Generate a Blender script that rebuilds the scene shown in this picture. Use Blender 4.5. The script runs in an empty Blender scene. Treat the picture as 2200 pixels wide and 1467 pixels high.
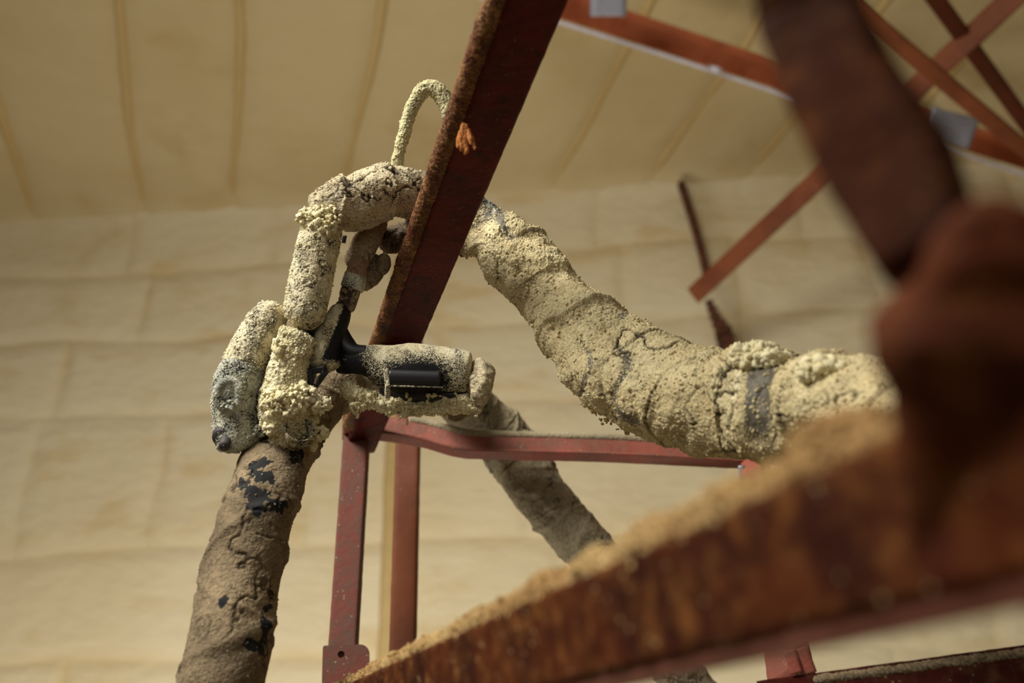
import bpy, math, random
import numpy as np
from mathutils import Vector, Euler

random.seed(7)
R = math.radians
F = 2139.0                     # focal length in pixels of the 2200 px wide frame
PITCH = R(28.0)
CAM = np.array((0.0, 0.0, 1.5))
CP, SP = math.cos(PITCH), math.sin(PITCH)

# ------------------------------------------------------------------ camera, world, light, exposure
scene = bpy.context.scene
COL = scene.collection
cam_d = bpy.data.cameras.new('camera')
cam_d.sensor_width = 36.0
cam_d.lens = 35.0
cam_d.clip_start = 0.01
cam_d.dof.use_dof = True
cam_d.dof.focus_distance = 1.0
cam_d.dof.aperture_fstop = 4.0
cam = bpy.data.objects.new('camera', cam_d)
cam.location = CAM
cam.rotation_euler = (R(90) + PITCH, 0, 0)
COL.objects.link(cam)
scene.camera = cam

scene.view_settings.view_transform = 'Standard'
scene.view_settings.look = 'None'
scene.view_settings.gamma = 1.0
scene.view_settings.use_curve_mapping = False
scene.view_settings.exposure = 0.14

w = bpy.data.worlds.new('world')
scene.world = w
w.use_nodes = True
bg = w.node_tree.nodes['Background']
bg.inputs[0].default_value = (1.0, 0.97, 0.91, 1)
bg.inputs[1].default_value = 0.45


def area(name, loc, target, size, power, col):
    d = bpy.data.lights.new(name, 'AREA')
    d.shape = 'RECTANGLE'
    d.size, d.size_y = size
    d.energy = power
    d.color = col
    o = bpy.data.objects.new(name, d)
    o.location = loc
    o.rotation_euler = (Vector(target) - Vector(loc)).to_track_quat('-Z', 'Y').to_euler()
    COL.objects.link(o)
    return o


area('work_lamp', (-1.15, 0.0, 3.1), (-0.1, 0.95, 1.95), (0.95, 0.95), 66, (1.0, 0.97, 0.90))
area('low_wall_fill', (-1.15, 2.2, 0.3), (-0.6, 4.5, 1.95), (2.8, 0.8), 84, (1.0, 0.96, 0.90))  # unseen fill light added near the floor to brighten the back wall


# ------------------------------------------------------------------ helpers
def at(px, py, d):
    """world point seen at photo pixel (px,py), d metres along the view axis"""
    x = (px - 1100) / F * d
    yu = (733.5 - py) / F * d
    return CAM + np.array((x, d * CP - yu * SP, d * SP + yu * CP))


def srgb(r, g, b):
    f = lambda c: (c / 255 / 12.92) if c / 255 <= 0.04045 else ((c / 255 + 0.055) / 1.055) ** 2.4
    return (f(r), f(g), f(b), 1.0)


def sstep(a, b, x):
    t = np.clip((x - a) / (b - a), 0, 1)
    return t * t * (3 - 2 * t)


def _h(ix, iy, iz, seed):
    n = (ix.astype(np.int64) * 73856093 ^ iy.astype(np.int64) * 19349663 ^ iz.astype(np.int64) * 83492791 ^ (seed * 2654435761)) & 0xffffffff
    n = (n ^ (n >> 15)) * 2246822519 & 0xffffffff
    n = (n ^ (n >> 13)) * 3266489917 & 0xffffffff
    n = n ^ (n >> 16)
    return n


def perlin(P, seed=0):
    I = np.floor(P).astype(np.int64)
    f = P - I
    u = f * f * f * (f * (f * 6 - 15) + 10)
    out = np.zeros(len(P))
    for dx in (0, 1):
        for dy in (0, 1):
            for dz in (0, 1):
                h = _h(I[:, 0] + dx, I[:, 1] + dy, I[:, 2] + dz, seed)
                gx = (h & 1023) / 511.5 - 1
                gy = ((h >> 10) & 1023) / 511.5 - 1
                gz = ((h >> 20) & 1023) / 511.5 - 1
                d = gx * (f[:, 0] - dx) + gy * (f[:, 1] - dy) + gz * (f[:, 2] - dz)
                wx = u[:, 0] if dx else 1 - u[:, 0]
                wy = u[:, 1] if dy else 1 - u[:, 1]
                wz = u[:, 2] if dz else 1 - u[:, 2]
                out += d * wx * wy * wz
    return out


def fbm(P, f, oct=3, seed=0):
    s, a, o = 0, 1.0, 0
    for k in range(oct):
        s = s + a * perlin(P * f + 17.3 * k, seed + k)
        o += a
        a *= 0.5
        f *= 2.03
    return s / o


def worley(P, seed=0):
    I = np.floor(P).astype(np.int64)
    f1 = np.full(len(P), 9.0)
    f2 = np.full(len(P), 9.0)
    idn = np.zeros(len(P))
    for dx in (-1, 0, 1):
        for dy in (-1, 0, 1):
            for dz in (-1, 0, 1):
                cx, cy, cz = I[:, 0] + dx, I[:, 1] + dy, I[:, 2] + dz
                h = _h(cx, cy, cz, seed)
                d = np.sqrt((cx + (h & 1023) / 1023 - P[:, 0]) ** 2 + (cy + ((h >> 10) & 1023) / 1023 - P[:, 1]) ** 2
                            + (cz + ((h >> 20) & 1023) / 1023 - P[:, 2]) ** 2)
                near = d < f1
                f2 = np.where(near, f1, np.minimum(f2, d))
                idn = np.where(near, (h >> 4 & 255) / 255, idn)
                f1 = np.where(near, d, f1)
    return f1, f2, idn


def wloc(o):
    v = np.zeros(3)
    while o is not None:
        v += np.array(o.location)
        o = o.parent
    return v


def tagit(o, label=None, cat=None, group=None, kind=None):
    if label: o['label'] = label
    if cat: o['category'] = cat
    if group: o['group'] = group
    if kind: o['kind'] = kind
    return o


def thing(name, loc, label, cat, group=None):
    o = bpy.data.objects.new(name, None)
    o.empty_display_size = 0.05
    o.location = loc
    COL.objects.link(o)
    return tagit(o, label, cat, group)


def mesh_obj(name, V, faces, mat, parent=None, attrs=None, smooth=True, label=None, kind=None):
    V = np.asarray(V, dtype=np.float64) - wloc(parent)
    me = bpy.data.meshes.new(name)
    if isinstance(faces, np.ndarray):
        n, k = faces.shape
        me.vertices.add(len(V))
        me.vertices.foreach_set('co', V.astype(np.float32).ravel())
        me.loops.add(n * k)
        me.loops.foreach_set('vertex_index', faces.astype(np.int32).ravel())
        me.polygons.add(n)
        me.polygons.foreach_set('loop_start', np.arange(0, n * k, k, dtype=np.int32))
        me.polygons.foreach_set('loop_total', np.full(n, k, dtype=np.int32))
        me.update(calc_edges=True)
    else:
        me.from_pydata([tuple(v) for v in V], [], faces)
        me.update()
    if smooth:
        me.polygons.foreach_set('use_smooth', np.ones(len(me.polygons), dtype=bool))
    for k, a in (attrs or {}).items():
        at_ = me.attributes.new(k, 'FLOAT', 'POINT')
        at_.data.foreach_set('value', np.asarray(a, dtype=np.float32))
    me.materials.append(mat)
    o = bpy.data.objects.new(name, me)
    COL.objects.link(o)
    o.parent = parent
    if label: o['label'] = label
    if kind: o['kind'] = kind
    return o


def spline(pts, step):
    """Catmull-Rom through rows of pts (x,y,z,extra...), resampled at arc length step"""
    P = np.asarray(pts, float)
    if len(P) == 2:
        n = max(2, int(np.linalg.norm(P[1, :3] - P[0, :3]) / step) + 1)
        t = np.linspace(0, 1, n)[:, None]
        return P[0] * (1 - t) + P[1] * t
    E = np.vstack([2 * P[0] - P[1], P, 2 * P[-1] - P[-2]])
    out = []
    for i in range(1, len(E) - 2):
        t = np.linspace(0, 1, 60, endpoint=False)[:, None]
        a, b, c, d = E[i - 1], E[i], E[i + 1], E[i + 2]
        out.append(0.5 * ((2 * b) + (c - a) * t + (2 * a - 5 * b + 4 * c - d) * t ** 2 + (3 * b - a - 3 * c + d) * t ** 3))
    out.append(E[-2][None])
    S = np.vstack(out)
    L = np.concatenate([[0], np.cumsum(np.linalg.norm(np.diff(S[:, :3], axis=0), axis=1))])
    n = max(3, int(L[-1] / step) + 1)
    q = np.linspace(0, L[-1], n)
    return np.stack([np.interp(q, L, S[:, k]) for k in range(S.shape[1])], 1)


def poly(pts, step):
    P = np.asarray(pts, float)
    L = np.concatenate([[0], np.cumsum(np.linalg.norm(np.diff(P[:, :3], axis=0), axis=1))])
    n = max(3, int(L[-1] / step) + 1)
    q = np.unique(np.concatenate([np.linspace(0, L[-1], n), L]))
    return np.stack([np.interp(q, L, P[:, k]) for k in range(P.shape[1])], 1)


def frames(C, hint):
    T = np.gradient(C, axis=0)
    T /= np.linalg.norm(T, axis=1)[:, None]
    A = np.zeros_like(C)
    a = np.asarray(hint, float)
    for i in range(len(C)):
        a = a - T[i] * a.dot(T[i])
        a /= np.linalg.norm(a)
        A[i] = a
    return T, A, np.cross(T, A)


def sweep(name, C, A, B, prof, scale, mat, parent=None, disp=None, label=None, kind=None, cap=True):
    """closed profile (m,2) CCW swept along C; disp(P,N,U,Vc)-> h, attrs ; ends closed by a fan"""
    n, m = len(C), len(prof)
    P = C[:, None, :] + scale[:, None, None] * (prof[None, :, 0, None] * A[:, None, :] + prof[None, :, 1, None] * B[:, None, :])
    dv = np.roll(P, -1, 1) - np.roll(P, 1, 1)
    du = np.gradient(P, axis=0)
    N = np.cross(dv, du)
    N /= np.linalg.norm(N, axis=2)[..., None] + 1e-12
    L = np.concatenate([[0], np.cumsum(np.linalg.norm(np.diff(C, axis=0), axis=1))])
    U = np.repeat(L[:, None], m, 1).ravel()
    Vc = np.repeat((np.arange(m) / m)[None], n, 0).ravel()
    Pf, Nf = P.reshape(-1, 3), N.reshape(-1, 3)
    attrs = {}
    if disp:
        h, attrs = disp(Pf, Nf, U, Vc)
        Pf = Pf + Nf * h[:, None]
    i = np.arange(n - 1)[:, None] * m
    j = np.arange(m)[None]
    j2 = (j + 1) % m
    Fq = np.stack([i + j, i + j2, i + m + j2, i + m + j], -1).reshape(-1, 4)
    if cap:
        Q = Pf.reshape(n, m, 3)
        c0, c1 = Q[0].mean(0), Q[-1].mean(0)
        Pf = np.vstack([Pf, c0, c1])
        attrs = {k: np.concatenate([v, [v[:m].mean(), v[-m:].mean()]]) for k, v in attrs.items()}
        jj = np.arange(m)
        k2 = (jj + 1) % m
        # degenerate quads avoided: fan of quads over pairs
        e0 = np.stack([np.full(m, n * m), k2, jj], -1)
        e1 = np.stack([np.full(m, n * m + 1), (n - 1) * m + jj, (n - 1) * m + k2], -1)
        T4 = np.vstack([Fq[:, [0, 1, 2]], Fq[:, [0, 2, 3]], e0, e1])
        return mesh_obj(name, Pf, T4, mat, parent, attrs, True, label, kind), Pf
    return mesh_obj(name, Pf, Fq, mat, parent, attrs, True, label, kind), Pf


def circle(m):
    t = np.arange(m) / m * 2 * math.pi
    return np.stack([np.cos(t), np.sin(t)], 1)


def tube(name, ctrl, mat, parent=None, step=0.001, disp=None, hint=(0.3, -1, 0.2), rnd=True, label=None, kind=None, flat=1.0):
    """ctrl rows: (px,py,d,r_px); round ends"""
    pts = [tuple(at(px, py, d)) + (r * d / F,) for px, py, d, r in ctrl]
    return tube_w(name, pts, mat, parent, step, disp, hint, rnd, label, kind, flat)


def tube_w(name, pts, mat, parent=None, step=0.001, disp=None, hint=(0.3, -1, 0.2), rnd=True, label=None, kind=None, flat=1.0):
    S = spline(pts, step)
    C, r = S[:, :3], S[:, 3]
    if rnd:
        L = np.concatenate([[0], np.cumsum(np.linalg.norm(np.diff(C, axis=0), axis=1))])
        for e, dist in ((0, L), (-1, L[-1] - L)):
            re = max(r[e] * (0.9 if rnd is True else rnd), 1e-5)
            k = np.clip(dist / re, 0, 1)
            r = r * np.sqrt(np.clip(1 - (1 - k) ** 2, 0.002, 1))
    T, A, B = frames(C, hint)
    m = max(10, int(2 * math.pi * S[:, 3].max() / step))
    pr = circle(m)
    pr = pr * np.array([flat, 1.0])
    return sweep(name, C, A, B, pr, r, mat, parent, disp, label, kind)


def prof_poly(P, step, rad=0.003):
    """resample a CCW polygon outline, corners softened"""
    P = np.asarray(P, float)
    out = []
    k = len(P)
    for i in range(k):
        p, q, s = P[i - 1], P[i], P[(i + 1) % k]
        r = min(rad, np.linalg.norm(p - q) * 0.45, np.linalg.norm(s - q) * 0.45)
        a = q + (p - q) / np.linalg.norm(p - q) * r
        b = q + (s - q) / np.linalg.norm(s - q) * r
        for t in (0, 0.33, 0.67, 1.0):
            out.append((1 - t) ** 2 * a + 2 * t * (1 - t) * q + t * t * b)
        nxt = P[(i + 1) % k]
        r2 = min(rad, np.linalg.norm(nxt - q) * 0.45)
        c = nxt + (q - nxt) / np.linalg.norm(q - nxt) * r2
        n = int(np.linalg.norm(c - b) / step)
        for t in np.arange(1, n) / max(n, 1):
            out.append(b * (1 - t) + c * t)
    return np.array(out)


def box_prof(w, t):
    return [(-w / 2, -t / 2), (w / 2, -t / 2), (w / 2, t / 2), (-w / 2, t / 2)]


def angle_prof(w, t, th):
    """L section: flange of height w along a, lip of depth t along b"""
    return [(-w / 2, -t / 2), (w / 2, -t / 2), (w / 2, -t / 2 + th), (-w / 2 + th, -t / 2 + th), (-w / 2 + th, t / 2), (-w / 2, t / 2)]


def view_frame(p0, p1, roll):
    """unit vector across the bar: perpendicular to it, facing sideways in view, rolled by roll about the bar"""
    T = np.asarray(p1, float) - np.asarray(p0, float)
    T /= np.linalg.norm(T)
    mid = (np.asarray(p0) + np.asarray(p1)) / 2 - CAM
    a = np.cross(mid, T)
    a /= np.linalg.norm(a)
    b = np.cross(T, a)
    return a * math.cos(roll) + b * math.sin(roll)


def bar(name, pts, prof, mat, parent=None, roll=0.0, step=0.002, disp=None, scale=None, label=None, rad=0.003, world=False):
    P3 = [np.asarray(p, float) if world else at(*p) for p in pts]
    sc = scale or [1.0] * len(P3)
    S = poly([tuple(p) + (s,) for p, s in zip(P3, sc)], step)
    a = view_frame(P3[0], P3[-1], roll)
    T, A, B = frames(S[:, :3], a)
    return sweep(name, S[:, :3], A, B, prof_poly(prof, step, rad), S[:, 3], mat, parent, disp, label)


# unit icosphere for crumbs
def ico(sub):
    import bmesh
    bm = bmesh.new()
    bmesh.ops.create_icosphere(bm, subdivisions=sub, radius=1)
    V = np.array([v.co[:] for v in bm.verts])
    Fc = np.array([[v.index for v in f.verts] for f in bm.faces])
    bm.free()
    return V, Fc


ICO = {1: ico(1), 2: ico(2)}


def crumbs(name, C, r, mat, parent, sub=1, seed=0, label=None, kind='stuff'):
    rng = np.random.default_rng(seed)
    V0, F0 = ICO[sub]
    n, k = len(C), len(V0)
    sc = r[:, None, None] * (1 + 0.35 * rng.normal(size=(n, 1, 3))).clip(0.5, 1.6)
    j = 1 + 0.22 * rng.normal(size=(n, k, 1)).clip(-1.5, 1.5)
    V = C[:, None, :] + V0[None] * sc * j
    Fc = (F0[None] + (np.arange(n) * k)[:, None, None]).reshape(-1, 3)
    cov = np.full(n * k, 1.0)
    return mesh_obj(name, V.reshape(-1, 3), Fc, mat, parent, {'cover': cov, 'crev': np.zeros(n * k), 'tone': np.repeat(rng.random(n), k)},
                    True, label, kind)


def cluster(c, R_, n, rng, rr, squash=(1, 1, 1)):
    """positions and radii of a lumpy cluster"""
    d = rng.normal(size=(n, 3))
    d /= np.linalg.norm(d, axis=1)[:, None]
    C = c + d * (R_ * rng.uniform(0.35, 1.0, (n, 1)) ** 0.6) * np.array(squash)
    return C, rng.uniform(rr[0], rr[1], n)


# ------------------------------------------------------------------ materials
def new_mat(name):
    m = bpy.data.materials.new(name)
    m.use_nodes = True
    nt = m.node_tree
    return m, nt, nt.nodes, nt.links, nt.nodes['Principled BSDF']


def nd(N, t, **kw):
    n = N.new(t)
    for k, v in kw.items():
        if k in n.inputs.keys() if isinstance(k, str) else False:
            n.inputs[k].default_value = v
        else:
            setattr(n, k, v)
    return n


def mixc(N, L, fac, a, b, mode='MIX'):
    n = N.new('ShaderNodeMix')
    n.data_type = 'RGBA'
    n.blend_type = mode
    for s, v in ((0, fac), (6, a), (7, b)):
        if hasattr(v, 'links'):
            L.new(v, n.inputs[s])
        else:
            n.inputs[s].default_value = v
    return n.outputs[2]


def ramp(N, L, src, a, b, ca=0.0, cb=1.0):
    n = N.new('ShaderNodeMapRange')
    n.interpolation_type = 'SMOOTHSTEP'
    L.new(src, n.inputs[0])
    n.inputs[1].default_value, n.inputs[2].default_value = a, b
    n.inputs[3].default_value, n.inputs[4].default_value = ca, cb
    return n.outputs[0]


def noise(N, L, co, scale, detail=3, rough=0.55):
    n = N.new('ShaderNodeTexNoise')
    n.inputs['Scale'].default_value = scale
    n.inputs['Detail'].default_value = detail
    n.inputs['Roughness'].default_value = rough
    L.new(co, n.inputs['Vector'])
    return n.outputs['Fac']


def mul(N, L, a, b, op='MULTIPLY'):
    n = N.new('ShaderNodeMath')
    n.operation = op
    n.use_clamp = op in ('ADD',)
    for i, v in enumerate((a, b)):
        if hasattr(v, 'links'):
            L.new(v, n.inputs[i])
        else:
            n.inputs[i].default_value = v
    return n.outputs[0]


def attr(N, name):
    n = N.new('ShaderNodeAttribute')
    n.attribute_name = name
    return n.outputs['Fac']


def foam_mat(name, foam, foam2, under, gap, vor=420.0, gapw=0.16, gapamt=0.85, bump=0.42, bump_d=0.0012, under_rough=0.55, tint2=None, speck=0.8):
    """crusty overspray: foam granules (attr cover) over an underlying skin; attr crev darkens cracks between granules"""
    m, nt, N, L, bs = new_mat(name)
    co = N.new('ShaderNodeTexCoord').outputs['Object']
    wn = N.new('ShaderNodeTexNoise')
    wn.inputs['Scale'].default_value = vor * 0.9
    wn.inputs['Detail'].default_value = 2
    L.new(co, wn.inputs['Vector'])
    va = N.new('ShaderNodeVectorMath')
    va.operation = 'MULTIPLY_ADD'
    L.new(wn.outputs['Color'], va.inputs[0])
    va.inputs[1].default_value = (1.3 / vor,) * 3
    L.new(co, va.inputs[2])
    v = N.new('ShaderNodeTexVoronoi')
    v.feature = 'DISTANCE_TO_EDGE'
    v.inputs['Scale'].default_value = vor
    L.new(va.outputs[0], v.inputs['Vector'])
    dens = noise(N, L, co, vor * 0.12, 3)
    edge = ramp(N, L, v.outputs['Distance'], 0.0, gapw, 1.0, 0.0)
    edge = mul(N, L, edge, ramp(N, L, dens, 0.42, 0.62))
    edge = mul(N, L, edge, gapamt)
    cov = attr(N, 'cover')
    fine = noise(N, L, co, vor * 0.55, 4, 0.7)
    v2 = N.new('ShaderNodeTexVoronoi')
    v2.inputs['Scale'].default_value = max(vor * 2.6, 700)
    L.new(va.outputs[0], v2.inputs['Vector'])
    sx = N.new('ShaderNodeSeparateColor')
    L.new(v2.outputs['Color'], sx.inputs[0])
    rnd = mul(N, L, mul(N, L, sx.outputs[0], speck), mul(N, L, fine, 1.0 - speck), 'ADD')
    dif = mul(N, L, mul(N, L, cov, 1.25), rnd, 'SUBTRACT')
    covm = ramp(N, L, dif, -0.03, 0.05)
    # note: cover attribute + fine noise decides grain by grain where the skin shows
    base = mixc(N, L, ramp(N, L, noise(N, L, co, vor * 0.07, 4), 0.35, 0.65), foam, foam2)
    base = mixc(N, L, mul(N, L, attr(N, 'tone'), 0.35), base, tuple(min(1, c * 1.25) for c in foam[:3]) + (1,))
    sk = mixc(N, L, ramp(N, L, noise(N, L, co, 90, 4), 0.4, 0.62), under, tint2 or tuple(c * 0.6 for c in under[:3]) + (1,))
    dark = mixc(N, L, mul(N, L, mul(N, L, edge, attr(N, 'crev'), 'ADD'), 1.0, 'MINIMUM'), base, gap)
    col = mixc(N, L, covm, sk, dark)
    L.new(col, bs.inputs['Base Color'])
    L.new(mul(N, L, mul(N, L, covm, 1 - under_rough), under_rough, 'ADD'), bs.inputs['Roughness'])
    bs.inputs['Specular IOR Level'].default_value = 0.25
    bp = N.new('ShaderNodeBump')
    bp.inputs['Strength'].default_value = bump
    bp.inputs['Distance'].default_value = bump_d
    hgt = mul(N, L, ramp(N, L, v.outputs['Distance'], 0, 0.45), mul(N, L, fine, 0.6), 'ADD')
    L.new(mul(N, L, hgt, covm), bp.inputs['Height'])
    L.new(bp.outputs[0], bs.inputs['Normal'])
    return m


def steel_mat(name, red, red2, dirt, dirt_amt=0.5, specks=0.3, rough=0.55, sc=1.0, chip=None, spec=0.25):
    """painted steel with rust / overspray blotches; attr 'cover' adds dirt"""
    m, nt, N, L, bs = new_mat(name)
    co = N.new('ShaderNodeTexCoord').outputs['Object']
    base = mixc(N, L, ramp(N, L, noise(N, L, co, 18 * sc, 5, 0.65), 0.38, 0.64), red, red2)
    if chip:
        base = mixc(N, L, ramp(N, L, noise(N, L, co, 95 * sc, 5, 0.7), 0.60, 0.66), base, chip)
    d1 = ramp(N, L, noise(N, L, co, 60 * sc, 6, 0.75), 0.62 - 0.25 * dirt_amt, 0.72)
    d2 = mul(N, L, d1, dirt_amt)
    d3 = mul(N, L, d2, attr(N, 'cover'), 'ADD')
    col = mixc(N, L, d3, base, dirt)
    v = N.new('ShaderNodeTexVoronoi')
    v.inputs['Scale'].default_value = 190 * sc
    L.new(co, v.inputs['Vector'])
    sp = mul(N, L, ramp(N, L, v.outputs['Distance'], 0.10, 0.24, 1, 0), mul(N, L, ramp(N, L, noise(N, L, co, 120 * sc), 0.5, 0.62), specks))
    col = mixc(N, L, sp, col, srgb(178, 158, 118))
    L.new(col, bs.inputs['Base Color'])
    bs.inputs['Roughness'].default_value = rough
    bs.inputs['Specular IOR Level'].default_value = spec
    bp = N.new('ShaderNodeBump')
    bp.inputs['Strength'].default_value = 0.45
    bp.inputs['Distance'].default_value = 0.0015
    L.new(mul(N, L, noise(N, L, co, 160 * sc, 5, 0.7), mul(N, L, sp, 0.6), 'ADD'), bp.inputs['Height'])
    L.new(bp.outputs[0], bs.inputs['Normal'])
    return m


def wall_mat(name, a, b, c, stretch=(1, 1, 1)):
    m, nt, N, L, bs = new_mat(name)
    tc = N.new('ShaderNodeTexCoord').outputs['Object']
    mp = N.new('ShaderNodeMapping')
    mp.inputs['Scale'].default_value = stretch
    L.new(tc, mp.inputs['Vector'])
    co = mp.outputs[0]
    col = mixc(N, L, ramp(N, L, noise(N, L, tc, 0.9, 4), 0.35, 0.7), a, b)
    col = mixc(N, L, mul(N, L, ramp(N, L, noise(N, L, co, 2.4, 4), 0.52, 0.72), 0.55), col, c)
    col = mixc(N, L, attr(N, 'seam'), col, c)
    L.new(col, bs.inputs['Base Color'])
    bs.inputs['Roughness'].default_value = 0.85
    bs.inputs['Specular IOR Level'].default_value = 0.15
    bp = N.new('ShaderNodeBump')
    bp.inputs['Strength'].default_value = 0.5
    bp.inputs['Distance'].default_value = 0.02
    L.new(noise(N, L, co, 9, 5, 0.6), bp.inputs['Height'])
    L.new(bp.outputs[0], bs.inputs['Normal'])
    return m


def plain(name, col, rough=0.5, metal=0.0, spec=0.5):
    m, nt, N, L, bs = new_mat(name)
    co = N.new('ShaderNodeTexCoord').outputs['Object']
    c = mixc(N, L, ramp(N, L, noise(N, L, co, 140, 4), 0.4, 0.7), col, tuple(x * 0.65 for x in col[:3]) + (1,))
    L.new(c, bs.inputs['Base Color'])
    bs.inputs['Roughness'].default_value = rough
    bs.inputs['Metallic'].default_value = metal
    bs.inputs['Specular IOR Level'].default_value = spec
    return m


CREAM, CREAM2 = srgb(226, 216, 182), srgb(206, 192, 154)
DARK = srgb(40, 34, 28)
M = {}
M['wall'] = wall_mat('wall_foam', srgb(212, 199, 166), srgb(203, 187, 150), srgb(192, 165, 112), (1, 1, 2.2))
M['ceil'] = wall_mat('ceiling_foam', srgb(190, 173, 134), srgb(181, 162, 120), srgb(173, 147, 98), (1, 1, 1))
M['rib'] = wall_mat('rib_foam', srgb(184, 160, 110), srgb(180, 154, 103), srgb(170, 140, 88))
M['floor'] = wall_mat('floor_concrete', srgb(150, 140, 120), srgb(132, 122, 104), srgb(120, 108, 90))
M['gunfoam'] = foam_mat('gun_foam', CREAM, CREAM2, srgb(24, 23, 26), DARK, vor=540, gapw=0.20, gapamt=0.95)
M['hosefoam'] = foam_mat('hose_foam', srgb(212, 197, 154), srgb(190, 171, 126), srgb(104, 98, 84), srgb(68, 60, 44), vor=330, gapw=0.10, gapamt=0.55, bump_d=0.0016)
M['bendfoam'] = foam_mat('bend_foam', srgb(208, 194, 160), srgb(184, 168, 134), srgb(96, 88, 76), srgb(38, 32, 26), vor=430, gapw=0.12, gapamt=0.8)
M['clump'] = foam_mat('clump_foam', srgb(230, 220, 182), srgb(212, 198, 152), srgb(76, 70, 58), srgb(60, 52, 36), vor=300, gapw=0.12, gapamt=0.45)
M['bluefoam'] = foam_mat('dusty_block', srgb(206, 204, 180), srgb(164, 166, 154), srgb(64, 68, 74), srgb(40, 42, 44), vor=480, gapw=0.22, gapamt=1.0)
M['tape'] = foam_mat('old_tape', srgb(142, 124, 96), srgb(108, 93, 72), srgb(28, 28, 28), srgb(62, 52, 38), vor=210, gapw=0.07, gapamt=0.45, bump_d=0.0016, under_rough=0.8, speck=0.45)
M['tape2'] = foam_mat('grey_tape', srgb(158, 146, 118), srgb(134, 122, 98), srgb(70, 64, 54), srgb(84, 76, 62), vor=160, gapw=0.08, gapamt=0.5)
M['line'] = foam_mat('line_foam', srgb(208, 200, 156), srgb(188, 176, 128), srgb(110, 104, 80), srgb(78, 72, 50), vor=360, gapw=0.12, gapamt=0.6)
M['whip'] = foam_mat('whip_cover', srgb(168, 150, 120), srgb(140, 122, 96), srgb(72, 58, 48), srgb(44, 34, 26), vor=420, gapw=0.12, gapamt=0.7)
M['brown'] = foam_mat('brown_tape', srgb(112, 96, 72), srgb(84, 70, 52), srgb(44, 32, 26), srgb(36, 28, 22), vor=300, gapw=0.1, gapamt=0.5)
M['crust'] = foam_mat('rail_crust', srgb(150, 112, 70), srgb(112, 68, 34), srgb(78, 36, 18), srgb(70, 34, 16), vor=420, gapw=0.12, gapamt=0.5)
M['crust2'] = foam_mat('near_crust', srgb(176, 148, 98), srgb(146, 112, 66), srgb(84, 44, 20), srgb(84, 50, 26), vor=200, gapw=0.08, gapamt=0.5, bump_d=0.003)
M['black'] = plain('black_plastic', srgb(20, 20, 24), 0.42)
M['bandblue'] = plain('grey_blue_tape', srgb(132, 138, 132), 0.6)
M['copper'] = foam_mat('copper_ferrule', srgb(160, 140, 112), srgb(132, 108, 84), srgb(132, 84, 60), srgb(60, 44, 36), vor=430, gapw=0.1, gapamt=0.4)
M['metal'] = plain('dull_metal', srgb(120, 112, 104), 0.4, 0.6)
M['darkmetal'] = plain('dark_metal', srgb(72, 66, 64), 0.65, 0.2)
M['galv'] = plain('galvanised_steel', srgb(150, 150, 160), 0.45, 0.3)
M['silver'] = plain('pale_strip', srgb(205, 200, 210), 0.4, 0.0)
M['rail'] = steel_mat('red_rail', srgb(88, 16, 8), srgb(66, 11, 6), srgb(32, 13, 8), 0.4, 0.25, 0.55, chip=srgb(26, 13, 10), spec=0.12)
M['post'] = steel_mat('red_post', srgb(114, 58, 47), srgb(98, 64, 52), srgb(86, 72, 60), 0.8, 0.9, 0.7)
M['bent'] = steel_mat('red_bent', srgb(148, 78, 64), srgb(122, 72, 58), srgb(112, 90, 76), 0.75, 0.8, 0.6)
M['near'] = steel_mat('near_rust', srgb(72, 28, 7), srgb(48, 16, 6), srgb(104, 62, 26), 0.8, 0.9, 0.8, sc=1.0, spec=0.1)
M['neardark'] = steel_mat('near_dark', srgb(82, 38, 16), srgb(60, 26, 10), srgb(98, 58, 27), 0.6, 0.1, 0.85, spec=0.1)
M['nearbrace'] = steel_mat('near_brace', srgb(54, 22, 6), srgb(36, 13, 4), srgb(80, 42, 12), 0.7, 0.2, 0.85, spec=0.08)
M['lowrail'] = steel_mat('dark_low_rail', srgb(58, 17, 9), srgb(42, 13, 8), srgb(70, 44, 26), 0.6, 0.4, 0.8, spec=0.08)
M['darkbrace'] = steel_mat('dark_brace', srgb(84, 42, 24), srgb(66, 32, 18), srgb(60, 34, 22), 0.4, 0.1, 0.8, sc=0.25, spec=0.1)
M['lip'] = steel_mat('near_lip', srgb(150, 92, 78), srgb(132, 78, 66), srgb(140, 96, 80), 0.4, 0.1, 0.5)
M['roof'] = steel_mat('roof_red', srgb(178, 98, 62), srgb(156, 78, 46), srgb(120, 60, 40), 0.4, 0.1, 0.6, sc=0.25)
M['brace'] = steel_mat('brace_red', srgb(122, 66, 35), srgb(102, 53, 29), srgb(90, 52, 32), 0.4, 0.1, 0.6, sc=0.25)
M['rust'] = steel_mat('rust', srgb(92, 52, 32), srgb(66, 36, 24), srgb(110, 74, 44), 0.5, 0.2, 0.8, sc=0.6)

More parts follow.
